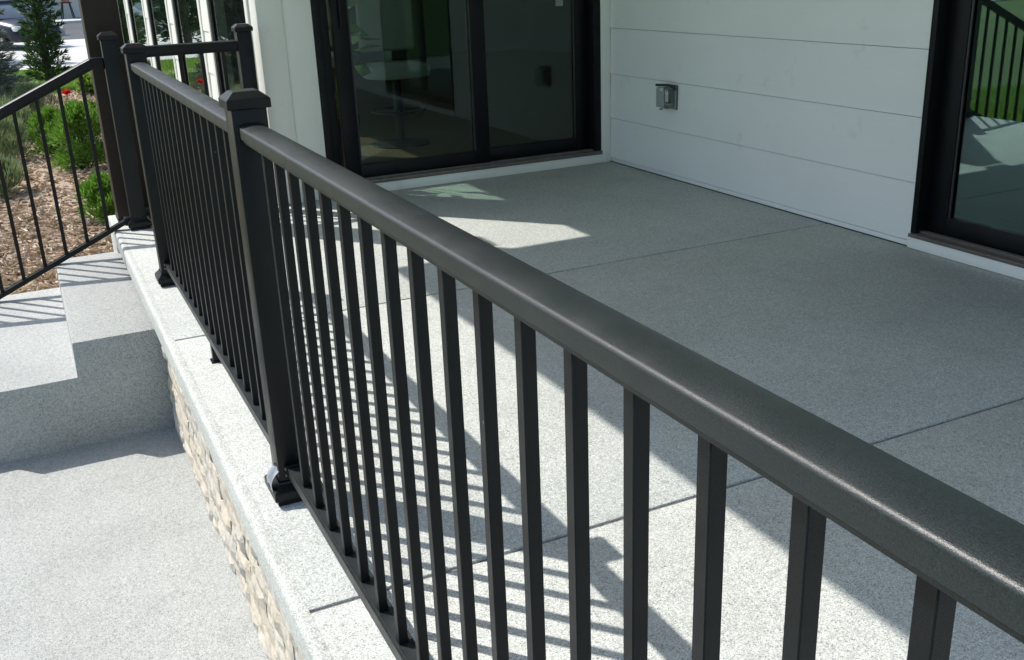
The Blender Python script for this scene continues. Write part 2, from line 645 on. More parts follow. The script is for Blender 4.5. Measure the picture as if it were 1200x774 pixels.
# ------------------------------------------------------------------ patio slab and joints
patio = struct(box('patio', M['groove'], None, EDGE + 0.02, WX - 0.002, Y0, WY - 0.003, -0.095, -0.006))
JO = [Y0, -0.085, 1.790, 3.670, WY - 0.003]
for k in range(4):
    a = JO[k] + (0.006 if k else 0)
    b = JO[k + 1] - (0.006 if k < 3 else 0)
    box('slab', M['quartz'], patio, 0.344, WX - 0.001, a, b, -0.05, 0.0, 0.0035, 2)
prof = []
for t in range(0, 7):                                  # rounded nosing
    an = math.pi / 2 * t / 6
    prof.append((EDGE + 0.016 - 0.016 * math.sin(an), -0.016 + 0.016 * math.cos(an)))
prof = [(0.3445, -0.094), (0.3445, 0.0)] + prof + [(EDGE + 0.001, -0.088), (EDGE + 0.006, -0.094)]
MB().loft([[(x, Y0, z) for x, z in prof], [(x, WY - 0.02, z) for x, z in prof]]).build('nosing', M['quartz'], patio, smooth=35)

# ------------------------------------------------------------------ steps up to the patio
ST0, ST1 = 4.27, 5.74
prof = [(0.40, WALK - 0.1), (0.40, -0.138), (0.004, -0.138), (0.0, -0.142), (-0.004, -0.29), (-0.362, -0.29), (-0.366, -0.294), (-0.370, -0.445), (-0.686, -0.445), (-0.69, -0.449), (-0.694, WALK - 0.1)]
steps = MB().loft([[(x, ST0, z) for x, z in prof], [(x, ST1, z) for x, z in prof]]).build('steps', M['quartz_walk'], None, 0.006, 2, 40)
tag(steps, 'grey granular coated steps rising from the lower walk to the patio', 'steps')

# ------------------------------------------------------------------ stone facing below the patio edge
wall_e = empty('stone_wall', (0.36, 2.4, WALK))
tag(wall_e, 'tan ledge stone facing under the patio edge beside the lower walk', 'stone wall')
box('backing', M['mortar'], wall_e, 0.352, 0.60, 0.2, 4.268, WALK - 0.05, -0.096)
srnd = random.Random(3)


def stone_mesh(i):
    r = random.Random(100 + i)
    bm = bmesh.new()
    nu, nv = 5, 3
    g = []
    for a in range(nu + 1):
        rowv = []
        for b_ in range(nv + 1):
            u, v = a / nu, b_ / nv
            ed = min(u, 1 - u) * nu, min(v, 1 - v) * nv
            x = -0.5 - r.random() * 0.5
            if ed[0] < 0.5 or ed[1] < 0.5:
                x = -0.25 * r.random()
            rowv.append(bm.verts.new((x, u - 0.5 + (r.random() - .5) * 0.04, v - 0.5 + (r.random() - .5) * 0.10)))
        g.append(rowv)
    for a in range(nu):
        for b_ in range(nv):
            bm.faces.new((g[a][b_], g[a + 1][b_], g[a + 1][b_ + 1], g[a][b_ + 1]))
    # skirt back into the wall
    loop = [g[a][0] for a in range(nu + 1)] + [g[nu][b_] for b_ in range(1, nv + 1)] + [g[a][nv] for a in range(nu - 1, -1, -1)] + [g[0][b_] for b_ in range(nv - 1, 0, -1)]
    back = [bm.verts.new((1.0, v.co.y, v.co.z)) for v in loop]
    for k in range(len(loop)):
        k2 = (k + 1) % len(loop)
        bm.faces.new((loop[k], loop[k2], back[k2], back[k]))
    bmesh.ops.recalc_face_normals(bm, faces=bm.faces)
    me = bpy.data.meshes.new('stone')
    bm.to_mesh(me)
    bm.free()
    me.materials.append(M['stone'])
    return me


SM = [stone_mesh(i) for i in range(14)]
z = WALK - 0.01
while z < -0.105:
    h = min(srnd.choice((0.045, 0.055, 0.065, 0.08)), -0.098 - z)
    if -0.098 - (z + h) < 0.025:
        h = -0.098 - z
    y = 0.75 + srnd.random() * 0.1
    while y < 4.255:
        l = srnd.uniform(0.09, 0.22)
        if 4.262 - (y + l) < 0.07:
            l = 4.262 - y
        o = link('stone', SM[srnd.randrange(14)], wall_e, (0.350 + srnd.uniform(-0.006, 0.003), y + l / 2, z + h / 2))
        o.scale = (srnd.uniform(0.006, 0.016), l - 0.004, h - 0.003)
        y += l
    z += h

# ------------------------------------------------------------------ railings
PW = 0.078


def post_mesh(h, z0=0.012):
    return MB().box(-PW / 2, PW / 2, -PW / 2, PW / 2, z0, h).mesh('post', M['powder'], 0.0022, 2, 40)


def cap_mesh():
    a, b, c_ = 0.048, 0.0475, 0.028
    mb = MB()
    r = lambda w, z: [(-w, -w, z), (w, -w, z), (w, w, z), (-w, w, z)]
    mb.loft([r(a - 0.002, -0.014), r(a, -0.012), r(a, 0.006), r(b - 0.002, 0.009), r(c_ + 0.001, 0.0225), r(c_ - 0.002, 0.0235)])
    return mb.mesh('cap', M['powder'])


def base_mesh():
    mb = MB()
    r = lambda w, z: [(-w, -w, z), (w, -w, z), (w, w, z), (-w, w, z)]
    mb.loft([r(0.058, 0.016), r(0.060, 0.018), r(0.060, 0.036), r(0.0585, 0.039), r(0.0435, 0.054), r(0.0425, 0.060)])
    return mb.mesh('base_cover', M['powder'])


def plate_mesh():
    mb = MB().box(-0.052, 0.052, -0.052, 0.052, 0.001, 0.013)
    for sx in (-1, 1):
        for sy in (-1, 1):
            mb.lathe([(0.007, 0.013), (0.007, 0.019), (0.004, 0.02)], (sx * 0.04, sy * 0.04, 0), 6)
    return mb.mesh('base_plate', M['powder_satin'])


POST = post_mesh(0.988)
CAP = cap_mesh()
BASE = base_mesh()
PLATE = plate_mesh()


def post(parent, x, y, z=0.0, base=True):
    p = link('post', POST, parent, (x, y, z))
    c = link('cap', CAP, p, (x, y, z + 0.990))
    c.matrix_parent_inverse = world_of(p).inverted()
    if base:
        link('base_cover', BASE, p, (x, y, z))
        link('base_plate', PLATE, p, (x, y, z))
    return p


def rail_profile():
    """bread-loaf handrail: face, soft shoulder, crowned top (relative to shoulder height)"""
    h = []
    h += [(0.0, -0.036), (0.0205, -0.036), (0.0235, -0.0345), (0.0235, -0.0305), (0.0222, -0.0297), (0.0222, -0.0283), (0.0270, -0.0275), (0.0283, -0.0262)]
    h += [(0.0290, -0.0070)]
    for t in range(1, 7):
        an = math.pi / 2 * t / 6 * 0.86
        h.append((0.0225 + 0.0065 * math.cos(an), -0.0062 + 0.0062 * math.sin(an)))
    for x in (0.019, 0.014, 0.009, 0.0045):
        h.append((x, 0.0002 + 0.0034 * (1 - (x / 0.0235) ** 2)))
    top = [(0.0, 0.0036)]
    left = [(-x, z) for x, z in h[1:]][::-1]
    return h + top + left


RP = rail_profile()
RZ = 0.940


def handrail(parent, y0, y1, name='handrail'):
    pts = [(RX + x, z + RZ) for x, z in RP]
    return MB().loft([[(x, y0, z) for x, z in pts], [(x, y1, z) for x, z in pts]]).build(name, M['powder_rail'], parent, smooth=28)


BP = [(-0.019, 0.0), (0.019, 0.0), (0.019, 0.026), (0.0165, 0.026), (0.0165, 0.0235), (0.0125, 0.0235), (0.0125, 0.0255), (0.0105, 0.0255), (0.0105, 0.0235),
      (-0.0105, 0.0235), (-0.0105, 0.0255), (-0.0125, 0.0255), (-0.0125, 0.0235), (-0.0165, 0.0235), (-0.0165, 0.026), (-0.019, 0.026)]
BZ = 0.076


def bottom_rail(parent, y0, y1):
    return MB().loft([[(RX + x, y0, z + BZ) for x, z in BP], [(RX + x, y1, z + BZ) for x, z in BP]]).build('bottom_rail', M['powder_rail'], parent)


BAL = MB().box(-0.009, 0.009, -0.009, 0.009, 0.0, 0.812).mesh('baluster', M['powder'], 0.0012, 1, 40)


def collar(parent, y, sgn):
    """cast bracket ring where the handrail meets a post"""
    pts = [(RX + x * 1.10, RZ - 0.016 + (z + 0.016) * 1.12) for x, z in RP]
    a, b = sorted((y, y + sgn * 0.012))
    MB().loft([[(x, a, z) for x, z in pts], [(x, b, z) for x, z in pts]]).build('rail_bracket', M['powder_satin'], parent, smooth=28)
    a, b = sorted((y, y + sgn * 0.014))
    sx = MB()
    for zz in (BZ + 0.003, BZ + 0.020):
        sx.lathe([(0.0042, -0.001), (0.0042, 0.0015), (0.0025, 0.0026)], (0, 0, 0), 8)
        n8 = len(sx.v) - 24
        sx.v[n8:] = [(RX - 0.0225 - q[2], (a + b) / 2 + q[0], zz + q[1]) for q in sx.v[n8:]]
    sx.build('screw', M['chrome'], parent)
    MB().box(RX - 0.0225, RX + 0.0225, a, b, BZ - 0.006, BZ + 0.030).build('rail_bracket', M['powder_satin'], parent, 0.002)


main = empty('patio_railing', (RX, 2.307, 0))
tag(main, 'long black metal railing with square posts along the patio edge', 'railing')
YP = [-0.16, 2.307, 4.452]
for y in YP:
    p = post(main, RX, y)
h2 = PW / 2
for k in range(2):
    a, b = YP[k] + h2, YP[k + 1] - h2
    handrail(main, a + 0.001, b - 0.001)
    bottom_rail(main, a + 0.001, b - 0.001)
    collar(main, a + 0.0005, 1)
    collar(main, b - 0.0005, -1)
for k in range(-3, 17):
    link('baluster', BAL, main, (RX, 0.358 + 0.1117 * k, BZ + 0.0236))
for k in range(17):
    link('baluster', BAL, main, (RX, 2.469 + 0.1137 * k, BZ + 0.0236))
MB().box(RX - 0.015, RX + 0.015, 3.358, 3.388, 0.004, BZ - 0.001).box(RX - 0.022, RX + 0.022, 3.351, 3.395, 0.0005, 0.006).build('support_foot', M['powder_satin'], main, 0.0012)
# loose silver film stuck to the middle post's foot
mb = MB()
nf = 7
for i in range(nf + 1):
    for j in range(nf + 1):
        u, v = i / nf, j / nf
        mb.v.append((RX - 0.0605 + 0.022 * v ** 2 - 0.006 * math.sin(u * 7 + v * 4) * (0.3 + v) , 2.262 + u * 0.055 + 0.008 * v, 0.040 + v * 0.055 + 0.005 * math.sin(u * 9) * (1 - v)))
for i in range(nf):
    for j in range(nf):
        a = i * (nf + 1) + j
        mb.f.append((a, a + 1, a + nf + 2, a + nf + 1))
film = mb.build('film_scrap', M['foil'], None, smooth=70)
tag(film, 'crumpled silver film scrap stuck on the foot of the middle railing post', 'film scrap')

# stair railing with the corner post
stair = empty('stair_railing', (RX, 5.63, 0))
tag(stair, 'black metal stair railing sloping down left beside the mulch bed', 'railing')
SY = 5.63
post(stair, RX, SY)
post(stair, -0.84, SY, WALK)
SL = 0.452


def sloped(name, prof, x0, x1, zref, mat):
    r = []
    for x in (x0, x1):
        r.append([(x, SY + a, zref + SL * (x - 0.40) + b) for a, b in prof])
    return MB().loft(r).build(name, mat, stair, smooth=28)


sloped('handrail', [(a * 0.9, b * 1.5) for a, b in RP], -0.80, 0.34, 0.915, M['powder'])
box('handrail_joint', M['powder_satin'], stair, 0.335, RX - h2 - 0.0005, SY - 0.021, SY + 0.021, 0.835, 0.892, 0.004)
sloped('bottom_rail', BP, -0.80, 0.385, 0.040, M['powder'])
box('bottom_rail_joint', M['powder_satin'], stair, 0.372, RX - h2 - 0.0005, SY - 0.022, SY + 0.022, 0.022, 0.066, 0.004)
for k in range(10):
    x = 0.285 - 0.112 * k
    link('baluster', BAL, stair, (x, SY, 0.062 + SL * (x - 0.40)))

# short level railing from the corner post to the house
lev = empty('side_railing', (1.12, 5.63, 0))
tag(lev, 'short level black railing with end post in front of the tall windows', 'railing')
post(lev, 1.125, 5.66)
for z0, prof, nm in ((RZ - 0.012, RP, 'handrail'), (BZ, BP, 'bottom_rail')):
    MB().loft([[(RX + h2 + 0.002, 5.655 + a, z0 + b * (1.45 if prof is RP else 1)) for a, b in prof], [(1.125 - h2 - 0.001, 5.66 + a, z0 + b * (1.45 if prof is RP else 1)) for a, b in prof]]).build(nm, M['powder'], lev, smooth=28)
for k in range(5):
    link('baluster', BAL, lev, (RX + 0.117 + 0.1115 * k, 5.657, BZ + 0.0236))

# ------------------------------------------------------------------ porch column
colm = empty('porch_column', (RX, 5.89, 0))
tag(colm, 'dark bronze square porch column behind the corner railing post', 'column')
box('shaft', M['bronze'], colm, RX - 0.088, RX + 0.088, 5.80, 5.976, 0.001, 2.48, 0.004)
box('base_trim', M['bronze'], colm, RX - 0.091, RX + 0.091, 5.797, 5.979, 0.0005, 0.03, 0.002)
box('capital', M['bronze'], colm, RX - 0.10, RX + 0.10, 5.79, 5.99, 2.48, 2.56, 0.004)
# slab bump carrying the column
struct(box('column_footing', M['quartz'], None, EDGE + 0.002, 0.62, WY - 0.019, 6.05, -0.66, -0.001, 0.006))

# ------------------------------------------------------------------ house
house = empty('house', (WX, WY, 0))
tag(house, 'white lap-sided house around the patio with two black sliding doors', 'house')
T_ = 0.0


def lap_wall(name, axis, plane, a0, a1, zs, ztop, mat, out):
    """lapped boards: each board's foot stands proud of the one below. out = outward sign along the plane's axis"""
    if axis == 'x':
        root = MB().box(min(plane, plane - out * 0.10), max(plane, plane - out * 0.10), a0, a1, zs[0] - 0.001, ztop).build(name, M['sheath'], house)
    else:
        root = MB().box(a0, a1, min(plane, plane - out * 0.10), max(plane, plane - out * 0.10), zs[0] - 0.001, ztop).build(name, M['sheath'], house)
    for i, z0 in enumerate(zs):
        z1 = (zs[i + 1] if i + 1 < len(zs) else ztop)
        foot, head = 0.018, 0.012
        pr = [(foot, z0 + 0.0008), (foot, z0 + 0.004), (head, z1 - 0.0026), (0.0005, z1 - 0.0026), (0.0005, z0 + 0.0008)]
        if axis == 'x':
            r = [[(plane + out * d, a, zz) for d, zz in pr] for a in (a0, a1)]
        else:
            r = [[(a, plane + out * d, zz) for d, zz in pr] for a in (a0, a1)]
        MB().loft(r).build('board', mat, root)
    return root


EX = 0.283
DY0, DY1 = 1.30, 3.14          # right door opening
ROOF = 2.67
zs = [0.030] + [0.289 + EX * k for k in range(9)]
wp = WX + 0.012
lap_wall('siding_wall', 'x', wp, DY1 + 0.001, WY - 0.001, zs, ROOF, M['paint'], -1)
lap_wall('siding_wall', 'x', wp, Y0, DY0 - 0.001, zs, ROOF, M['paint'], -1)
MB().box(wp, wp + 0.1, DY0, DY1, 2.16, ROOF).build('header', M['paint'], house)
box('base_trim', M['paint'], house, WX - 0.002, WX + 0.011, DY1 + 0.001, WY - 0.001, 0.004, 0.027, 0.0015)
box('base_trim', M['paint'], house, WX - 0.002, WX + 0.011, Y0, DY0 - 0.001, 0.004, 0.027, 0.0015)


def pane_frame(name, parent, axis, plane, th, a0, a1, z0, z1, st, bot, top, gm, fm):
    """a glazed panel: four frame members around a pane of glass. plane = outer face"""
    def bb(nm, p0, p1, b0, b1, c0, c1, mat, bev=0.003, par=None):
        if axis == 'x':
            return box(nm, mat, par, p0, p1, b0, b1, c0, c1, bev)
        return box(nm, mat, par, b0, b1, p0, p1, c0, c1, bev)
    root = bb(name, plane, plane + th, a0, a0 + st, z0, z1, fm, par=parent)
    bb('stile', plane, plane + th, a1 - st, a1, z0, z1, fm, par=root)
    bb('bottom_rail', plane + 0.001, plane + th - 0.001, a0 + st - 0.002, a1 - st + 0.002, z0, z0 + bot, fm, par=root)
    bb('top_rail', plane + 0.001, plane + th - 0.001, a0 + st - 0.002, a1 - st + 0.002, z1 - top, z1, fm, par=root)
    bb('pane', plane + th * 0.45, plane + th * 0.45 + 0.001, a0 + st - 0.004, a1 - st + 0.004, z0 + bot - 0.004, z1 - top + 0.004, gm, 0, root)
    # glazing beads
    bb('bead', plane + 0.004, plane + 0.012, a1 - st - 0.010, a1 - st - 0.001, z0 + bot, z1 - top, M['bead'], 0.001, root)
    bb('bead', plane + 0.004, plane + 0.012, a0 + st + 0.001, a0 + st + 0.010, z0 + bot, z1 - top, M['bead'], 0.001, root)
    return root


# right sliding door in the siding wall (opening faces -x)
DT = 2.15
f = box('door_frame', M['powder_satin'], house, WX - 0.012, WX + 0.14, DY1 - 0.030, DY1, 0.069, DT, 0.003)
box('jamb', M['powder_satin'], f, WX - 0.012, WX + 0.14, DY0, DY0 + 0.03, 0.069, DT, 0.003)
box('head', M['powder_satin'], f, WX - 0.012, WX + 0.14, DY0 + 0.0302, DY1 - 0.0302, DT - 0.03, DT, 0.003)
box('sill_board', M['paint'], house, WX - 0.020, WX + 0.14, DY0 - 0.01, DY1 + 0.004, 0.002, 0.052, 0.002)
box('sill_track', M['sill'], house, WX - 0.026, WX + 0.14, DY0 + 0.0, DY1 - 0.001, 0.0525, 0.0688, 0.002)
for dx in (0.012, 0.030):
    box('track_rib', M['sill'], house, WX + dx, WX + dx + 0.006, DY0 + 0.031, DY1 - 0.031, 0.0685, 0.080, 0.001)
ym = (DY0 + DY1) / 2
pane_frame('door_panel', house, 'x', WX + 0.050, 0.04, ym - 0.04, DY1 - 0.031, 0.0695, DT - 0.031, 0.105, 0.085, 0.08, M['side_glass'], M['powder_satin'])
pane_frame('door_panel', house, 'x', WX + 0.094, 0.04, DY0 + 0.031, ym + 0.04, 0.0695, DT - 0.031, 0.085, 0.085, 0.08, M['side_glass'], M['powder_satin'])

# far sliding door (opening faces -y)
DX0, DX1 = 1.525, 3.372
f = box('door_frame', M['powder_satin'], house, DX0, DX0 + 0.05, WY - 0.014, WY + 0.15, 0.083, DT, 0.003)
box('jamb', M['powder_satin'], f, DX1 - 0.05, DX1, WY - 0.014, WY + 0.15, 0.083, DT, 0.003)
box('head', M['powder_satin'], f, DX0 + 0.0502, DX1 - 0.0502, WY - 0.014, WY + 0.15, DT - 0.03, DT, 0.003)
box('sill_board', M['paint_x'], house, DX0 - 0.02, DX1 + 0.03, WY - 0.024, WY + 0.15, 0.002, 0.060, 0.002)
box('sill_track', M['sill'], house, DX0, DX1, WY - 0.030, WY + 0.15, 0.0605, 0.0825, 0.002)
for dy in (0.0, 0.024):
    box('track_rib', M['sill'], house, DX0 + 0.051, DX1 - 0.051, WY + dy, WY + dy + 0.007, 0.0822, 0.094, 0.001)
pane_frame('door_panel', house, 'y', WY + 0.022, 0.042, DX0 + 0.122, 2.585, 0.0835, DT - 0.031, 0.092, 0.085, 0.08, M['door_glass'], M['powder_satin'])
pane_frame('door_panel', house, 'y', WY + 0.072, 0.042, 2.50, DX1 - 0.051, 0.0835, DT - 0.031, 0.088, 0.085, 0.08, M['door_glass'], M['powder_satin'])
box('sticker', M['boxgrey'], house, 3.108, 3.160, WY + 0.0878, WY + 0.0888, 1.000, 1.075)
# slim side lite seen between frame and panel
box('frame_filler', M['powder_satin'], house, DX0 + 0.051, DX0 + 0.100, WY + 0.030, WY + 0.060, 0.0835, DT - 0.031, 0.003)
box('handle', M['powder_satin'], house, DX0 + 0.155, DX0 + 0.180, WY - 0.012, WY + 0.0215, 0.95, 1.20, 0.005)
# trim round the far door
box('casing', M['paint_x'], house, 1.362, DX0 - 0.001, WY - 0.012, WY + 0.14, 0.0025, ROOF, 0.002)
box('corner_board', M['paint_x'], house, BX - 0.012, 1.360, WY - 0.022, WY + 0.14, 0.002, ROOF, 0.002)
box('casing', M['paint_x'], house, DX1 + 0.001, WX - 0.006, WY - 0.012, WY + 0.14, 0.0015, ROOF, 0.002)
box('header', M['paint_x'], house, DX0, DX1, WY - 0.010, WY + 0.14, DT + 0.001, ROOF, 0.002)

# tall window wall (faces -x)
strips = [(WY + 0.141, 5.872)] + [(c - 0.125, c + 0.125) for c in (7.32, 8.92, 10.56, 12.22, 13.80)]
WZ0, WZ1 = 0.16, 2.25
zs2 = [0.06 + 0.2827 * k for k in range(9)]
for i, (a, b) in enumerate(strips):
    lap_wall('siding_strip', 'x', BX, a, b, zs2, ROOF, M['paint_x'], -1)
box('foundation', M['mortar'], house, BX + 0.01, BX + 0.1, WY + 0.142, 14.0, -0.7, 0.055)
for i in range(5):
    a, b = strips[i][1], strips[i + 1][0]
    MB().box(BX, BX + 0.1, a, b, WZ1, ROOF).build('header', M['paint_x'], house)
    MB().box(BX, BX + 0.1, a, b, 0.056, WZ0).build('sill_wall', M['paint_x'], house)
    w = box('window_casing', M['paint_x'], house, BX - 0.024, BX + 0.001, a - 0.001, a + 0.07, WZ0, WZ1, 0.002)
    box('casing', M['paint_x'], w, BX - 0.024, BX + 0.001, b - 0.07, b + 0.001, WZ0, WZ1, 0.002)
    box('sill', M['paint_x'], w, BX - 0.035, BX + 0.001, a + 0.0702, b - 0.0702, WZ0 - 0.03, WZ0 + 0.002, 0.002)
    pane_frame('window', house, 'x', BX - 0.016, 0.036, a + 0.071, b - 0.071, WZ0 + 0.003, WZ1, 0.035, 0.05, 0.05, M['bay_glass'], M['powder_satin'])

# rooms behind the glass
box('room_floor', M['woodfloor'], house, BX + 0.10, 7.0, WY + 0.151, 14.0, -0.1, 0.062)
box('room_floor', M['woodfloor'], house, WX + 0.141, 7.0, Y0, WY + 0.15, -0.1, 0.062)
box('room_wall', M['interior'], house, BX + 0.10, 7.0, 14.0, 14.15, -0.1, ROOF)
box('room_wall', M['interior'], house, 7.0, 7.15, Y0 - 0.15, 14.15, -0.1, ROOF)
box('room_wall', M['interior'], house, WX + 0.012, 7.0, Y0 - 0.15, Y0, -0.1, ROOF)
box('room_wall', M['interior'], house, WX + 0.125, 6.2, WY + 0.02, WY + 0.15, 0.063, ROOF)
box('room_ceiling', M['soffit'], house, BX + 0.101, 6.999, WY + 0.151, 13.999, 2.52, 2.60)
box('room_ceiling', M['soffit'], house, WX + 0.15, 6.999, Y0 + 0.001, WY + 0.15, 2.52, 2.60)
# roofs: porch roof over the patio, main roof with eaves over the window wall
EAVE = 1.345 - 0.535 * ROOF
MB().box(EAVE, WX + 0.05, 0.55, 5.775, ROOF + 0.001, ROOF + 0.02).build('porch_soffit', M['soffit'], house)  # unseen near end cut short so more sky light reaches the porch
MB().box(EAVE, WX + 0.05, 0.55, 5.775, ROOF + 0.0205, ROOF + 0.20).build('porch_roof', M['shingle'], house)
box('porch_beam', M['bronze'], house, RX - 0.08, RX + 0.08, 0.7, 5.774, 2.561, ROOF, 0.004)
MB().box(0.932, 7.4, 5.776, 14.6, ROOF + 0.001, ROOF + 0.19).build('eave', M['soffit'], house)
mb = MB()
mb.loft([[(0.93, 5.78, 2.86), (7.4, 5.78, 2.86), (7.4, 14.6, 2.86), (0.93, 14.6, 2.86)], [(3.9, 8.5, 4.3), (4.4, 8.5, 4.3), (4.4, 12.0, 4.3), (3.9, 12.0, 4.3)]]).build('main_roof', M['shingle'], house)
mb = MB()
mb.loft([[(WX + 0.05, Y0 - 0.4, 2.69), (7.4, Y0 - 0.4, 2.69), (7.4, 5.77, 2.69), (WX + 0.05, 5.77, 2.69)], [(5.2, 0, 4.0), (5.6, 0, 4.0), (5.6, 5.7, 4.0), (5.2, 5.7, 4.0)]]).build('main_roof', M['shingle'], house)

# ------------------------------------------------------------------ weatherproof outlet on the siding
oy, oz = 5.02, 0.487
wx = WX - 0.004
outl = empty('outlet_box', (wx, oy, oz))
tag(outl, 'weatherproof outlet with clear bubble cover on the white siding wall', 'outlet')
box('back_plate', M['boxgrey'], outl, wx - 0.012, wx, oy - 0.062, oy + 0.062, oz - 0.066, oz + 0.066, 0.005)
box('receptacle', M['blackp'], outl, wx - 0.030, wx - 0.0125, oy - 0.020, oy + 0.026, oz - 0.038, oz + 0.040, 0.006)
MB().box(wx - 0.075, wx - 0.0125, oy - 0.058, oy + 0.058, oz - 0.062, oz + 0.062).build('bubble_cover', M['clear'], outl, 0.014, 3, 60)
mb = MB()
mb.tube([(wx - 0.075, oy + 0.05, oz + 0.070), (wx - 0.04, oy - 0.02, oz + 0.072), (wx - 0.022, oy - 0.055, oz + 0.066), (wx - 0.016, oy - 0.066, oz + 0.045)], 0.0075, 8)
mb.build('hinge_bar', M['blackp'], outl, smooth=60)
box('latch', M['boxgrey'], outl, wx - 0.080, wx - 0.066, oy - 0.012, oy + 0.012, oz - 0.070, oz - 0.0625, 0.002)
box('outlet_face', M['soffit'], outl, wx - 0.033, wx - 0.0305, oy - 0.014, oy + 0.018, oz - 0.028, oz + 0.030, 0.002)
box('gasket', M['blackp'], outl, wx - 0.004, wx + 0.0005, oy - 0.066, oy + 0.066, oz - 0.070, oz + 0.070, 0.002)

# ------------------------------------------------------------------ things inside the far room
def make_stool(x, y, rz, label):
    e = empty('bar_stool', (x, y, 0.0625))
    z0 = 0.0625
    sb = MB()
    rr = lambda hw, hd, z, ex=3.2, n=28: [((abs(math.cos(t)) ** (2 / ex)) * hw * (1 if math.cos(t) >= 0 else -1), (abs(math.sin(t)) ** (2 / ex)) * hd * (1 if math.sin(t) >= 0 else -1), z) for t in [2 * math.pi * q / n for q in range(n)]]
    sb.loft([rr(0.17, 0.17, 0.47), rr(0.225, 0.21, 0.48), rr(0.235, 0.22, 0.52), rr(0.225, 0.21, 0.56), rr(0.18, 0.17, 0.57)])
    parts = [('seat', sb.mesh('seat', M['ivory'], smooth=60))]
    bb = MB().box(-0.205, 0.205, 0.18, 0.245, 0.64, 1.14)
    parts.append(('backrest', bb.mesh('backrest', M['ivory'], 0.03, 4, 60)))
    parts.append(('back_bracket', MB().box(-0.03, 0.03, 0.205, 0.222, 0.48, 0.70).mesh('back_bracket', M['chrome'], 0.002)))
    parts.append(('pedestal', MB().lathe([(0.03, 0.03), (0.03, 0.46), (0.07, 0.469)]).mesh('pedestal', M['blackp'], smooth=40)))
    parts.append(('floor_disc', MB().lathe([(0.215, 0.0), (0.215, 0.008), (0.08, 0.022), (0.035, 0.03)], seg=32).mesh('floor_disc', M['blackp'], smooth=30)))
    rg = MB().ring((0, 0, 0.24), 0.19, 0.010)
    for a in (0.3, 2.4, 4.5):
        rg.tube([(0.028 * math.cos(a), 0.028 * math.sin(a), 0.24), (0.185 * math.cos(a), 0.185 * math.sin(a), 0.24)], 0.008)
    parts.append(('foot_ring', rg.mesh('foot_ring', M['blackp'] if rz > -1 else M['chrome'], smooth=60)))
    e.rotation_euler = (0, 0, rz)
    for nm, me in parts:
        o = bpy.data.objects.new(nm, me)
        col.objects.link(o)
        o.parent = e
    tag(e, label, 'stool', 'ivory stools inside the far room')
    return e


make_stool(2.42, 6.95, R(-6), 'ivory upholstered bar stool with tall back, nearest behind the far door glass')
make_stool(2.30, 8.25, R(-150), 'ivory bar stool further inside, its foot ring showing left of the first')

plant = empty('houseplant', (1.73, 6.12, 0.062))
tag(plant, 'leafy houseplant in a dark pot inside behind the far door', 'plant')
MB().lathe([(0.10, 0.0), (0.14, 0.34), (0.15, 0.36), (0.13, 0.36), (0.12, 0.33)], (1.73, 6.12, 0.063), 24).build('pot', M['darkpot'], plant, smooth=40)
st = MB()
LV = []
prn = random.Random(11)
for k in range(9):
    a = prn.uniform(0, 6.28)
    h = prn.uniform(0.45, 0.95)
    tip = Vector((1.73 + math.cos(a) * 0.20, 6.12 + math.sin(a) * 0.14, 0.40 + h))
    b0 = Vector((1.73, 6.12, 0.39))
    mid = b0.lerp(tip, 0.5) + Vector((0, 0, 0.08))
    st.tube([b0, mid, tip], [0.006, 0.005, 0.003], 5)
    for q in range(3):
        dd = np.array([[math.cos(a + prn.uniform(-1, 1)), math.sin(a + prn.uniform(-1, 1)), prn.uniform(-0.5, 0.3)]])
        LV.append(leaf_quads(np.array([tip[:]]) - np.array([[0, 0, 0.09 * q]]), dd, 0.20, 0.085))
st.build('stem', M['houseplant'], plant)
link('leaves', np_mesh('leaves', np.concatenate(LV), 4, M['houseplant']), plant)

# ------------------------------------------------------------------ planting
def bush(name, label, x, y, r, h, n, mat, leaf, cat='shrub', clumps=60, group=None, upright=0.6):
    z0 = bed_z(x, y) if y < 19.5 else -0.635
    e = empty(name, (x, y, z0))
    st = MB()
    C = []
    for k in range(clumps):
        a = random.uniform(0, 6.283)
        t = math.sqrt(random.random())
        zz = random.uniform(0.10, 1.0)
        prof = math.sin(min(1.0, zz * 0.86 + 0.16) * math.pi) ** 0.55 if zz < 0.99 else 0.3
        rr_ = r * t * max(0.25, prof) * random.uniform(0.85, 1.1)
        C.append((x + rr_ * math.cos(a), y + rr_ * math.sin(a), z0 + zz * h * 0.92))
        if k < 14:
            st.tube([(x + 0.02 * math.cos(a), y + 0.02 * math.sin(a), z0 - 0.02), ((x + C[-1][0]) / 2, (y + C[-1][1]) / 2, z0 + zz * h * 0.55), C[-1]], [0.010, 0.007, 0.003], 5)
    C = np.array(C)
    idx = rng.integers(0, clumps, n)
    cr = (h * 0.11 + r * 0.10) * 0.82
    off = unit(n) * (rng.random((n, 1)) ** 0.5) * cr
    P = C[idx] + off
    D = off / cr + np.array([0, 0, upright]) + (C[idx] - np.array([x, y, z0 + h * 0.3])) / max(r, h) * 0.8 + unit(n) * 0.35
    V = leaf_quads(P, D, leaf[0] * (0.6 + 0.8 * rng.random(n)), leaf[1])
    V[:, 2] = np.maximum(V[:, 2], z0 + 0.01)
    st.build('stem', M['bark'], e)
    link('foliage', np_mesh('foliage', V, 4, mat), e)
    return tag(e, label, cat, group)


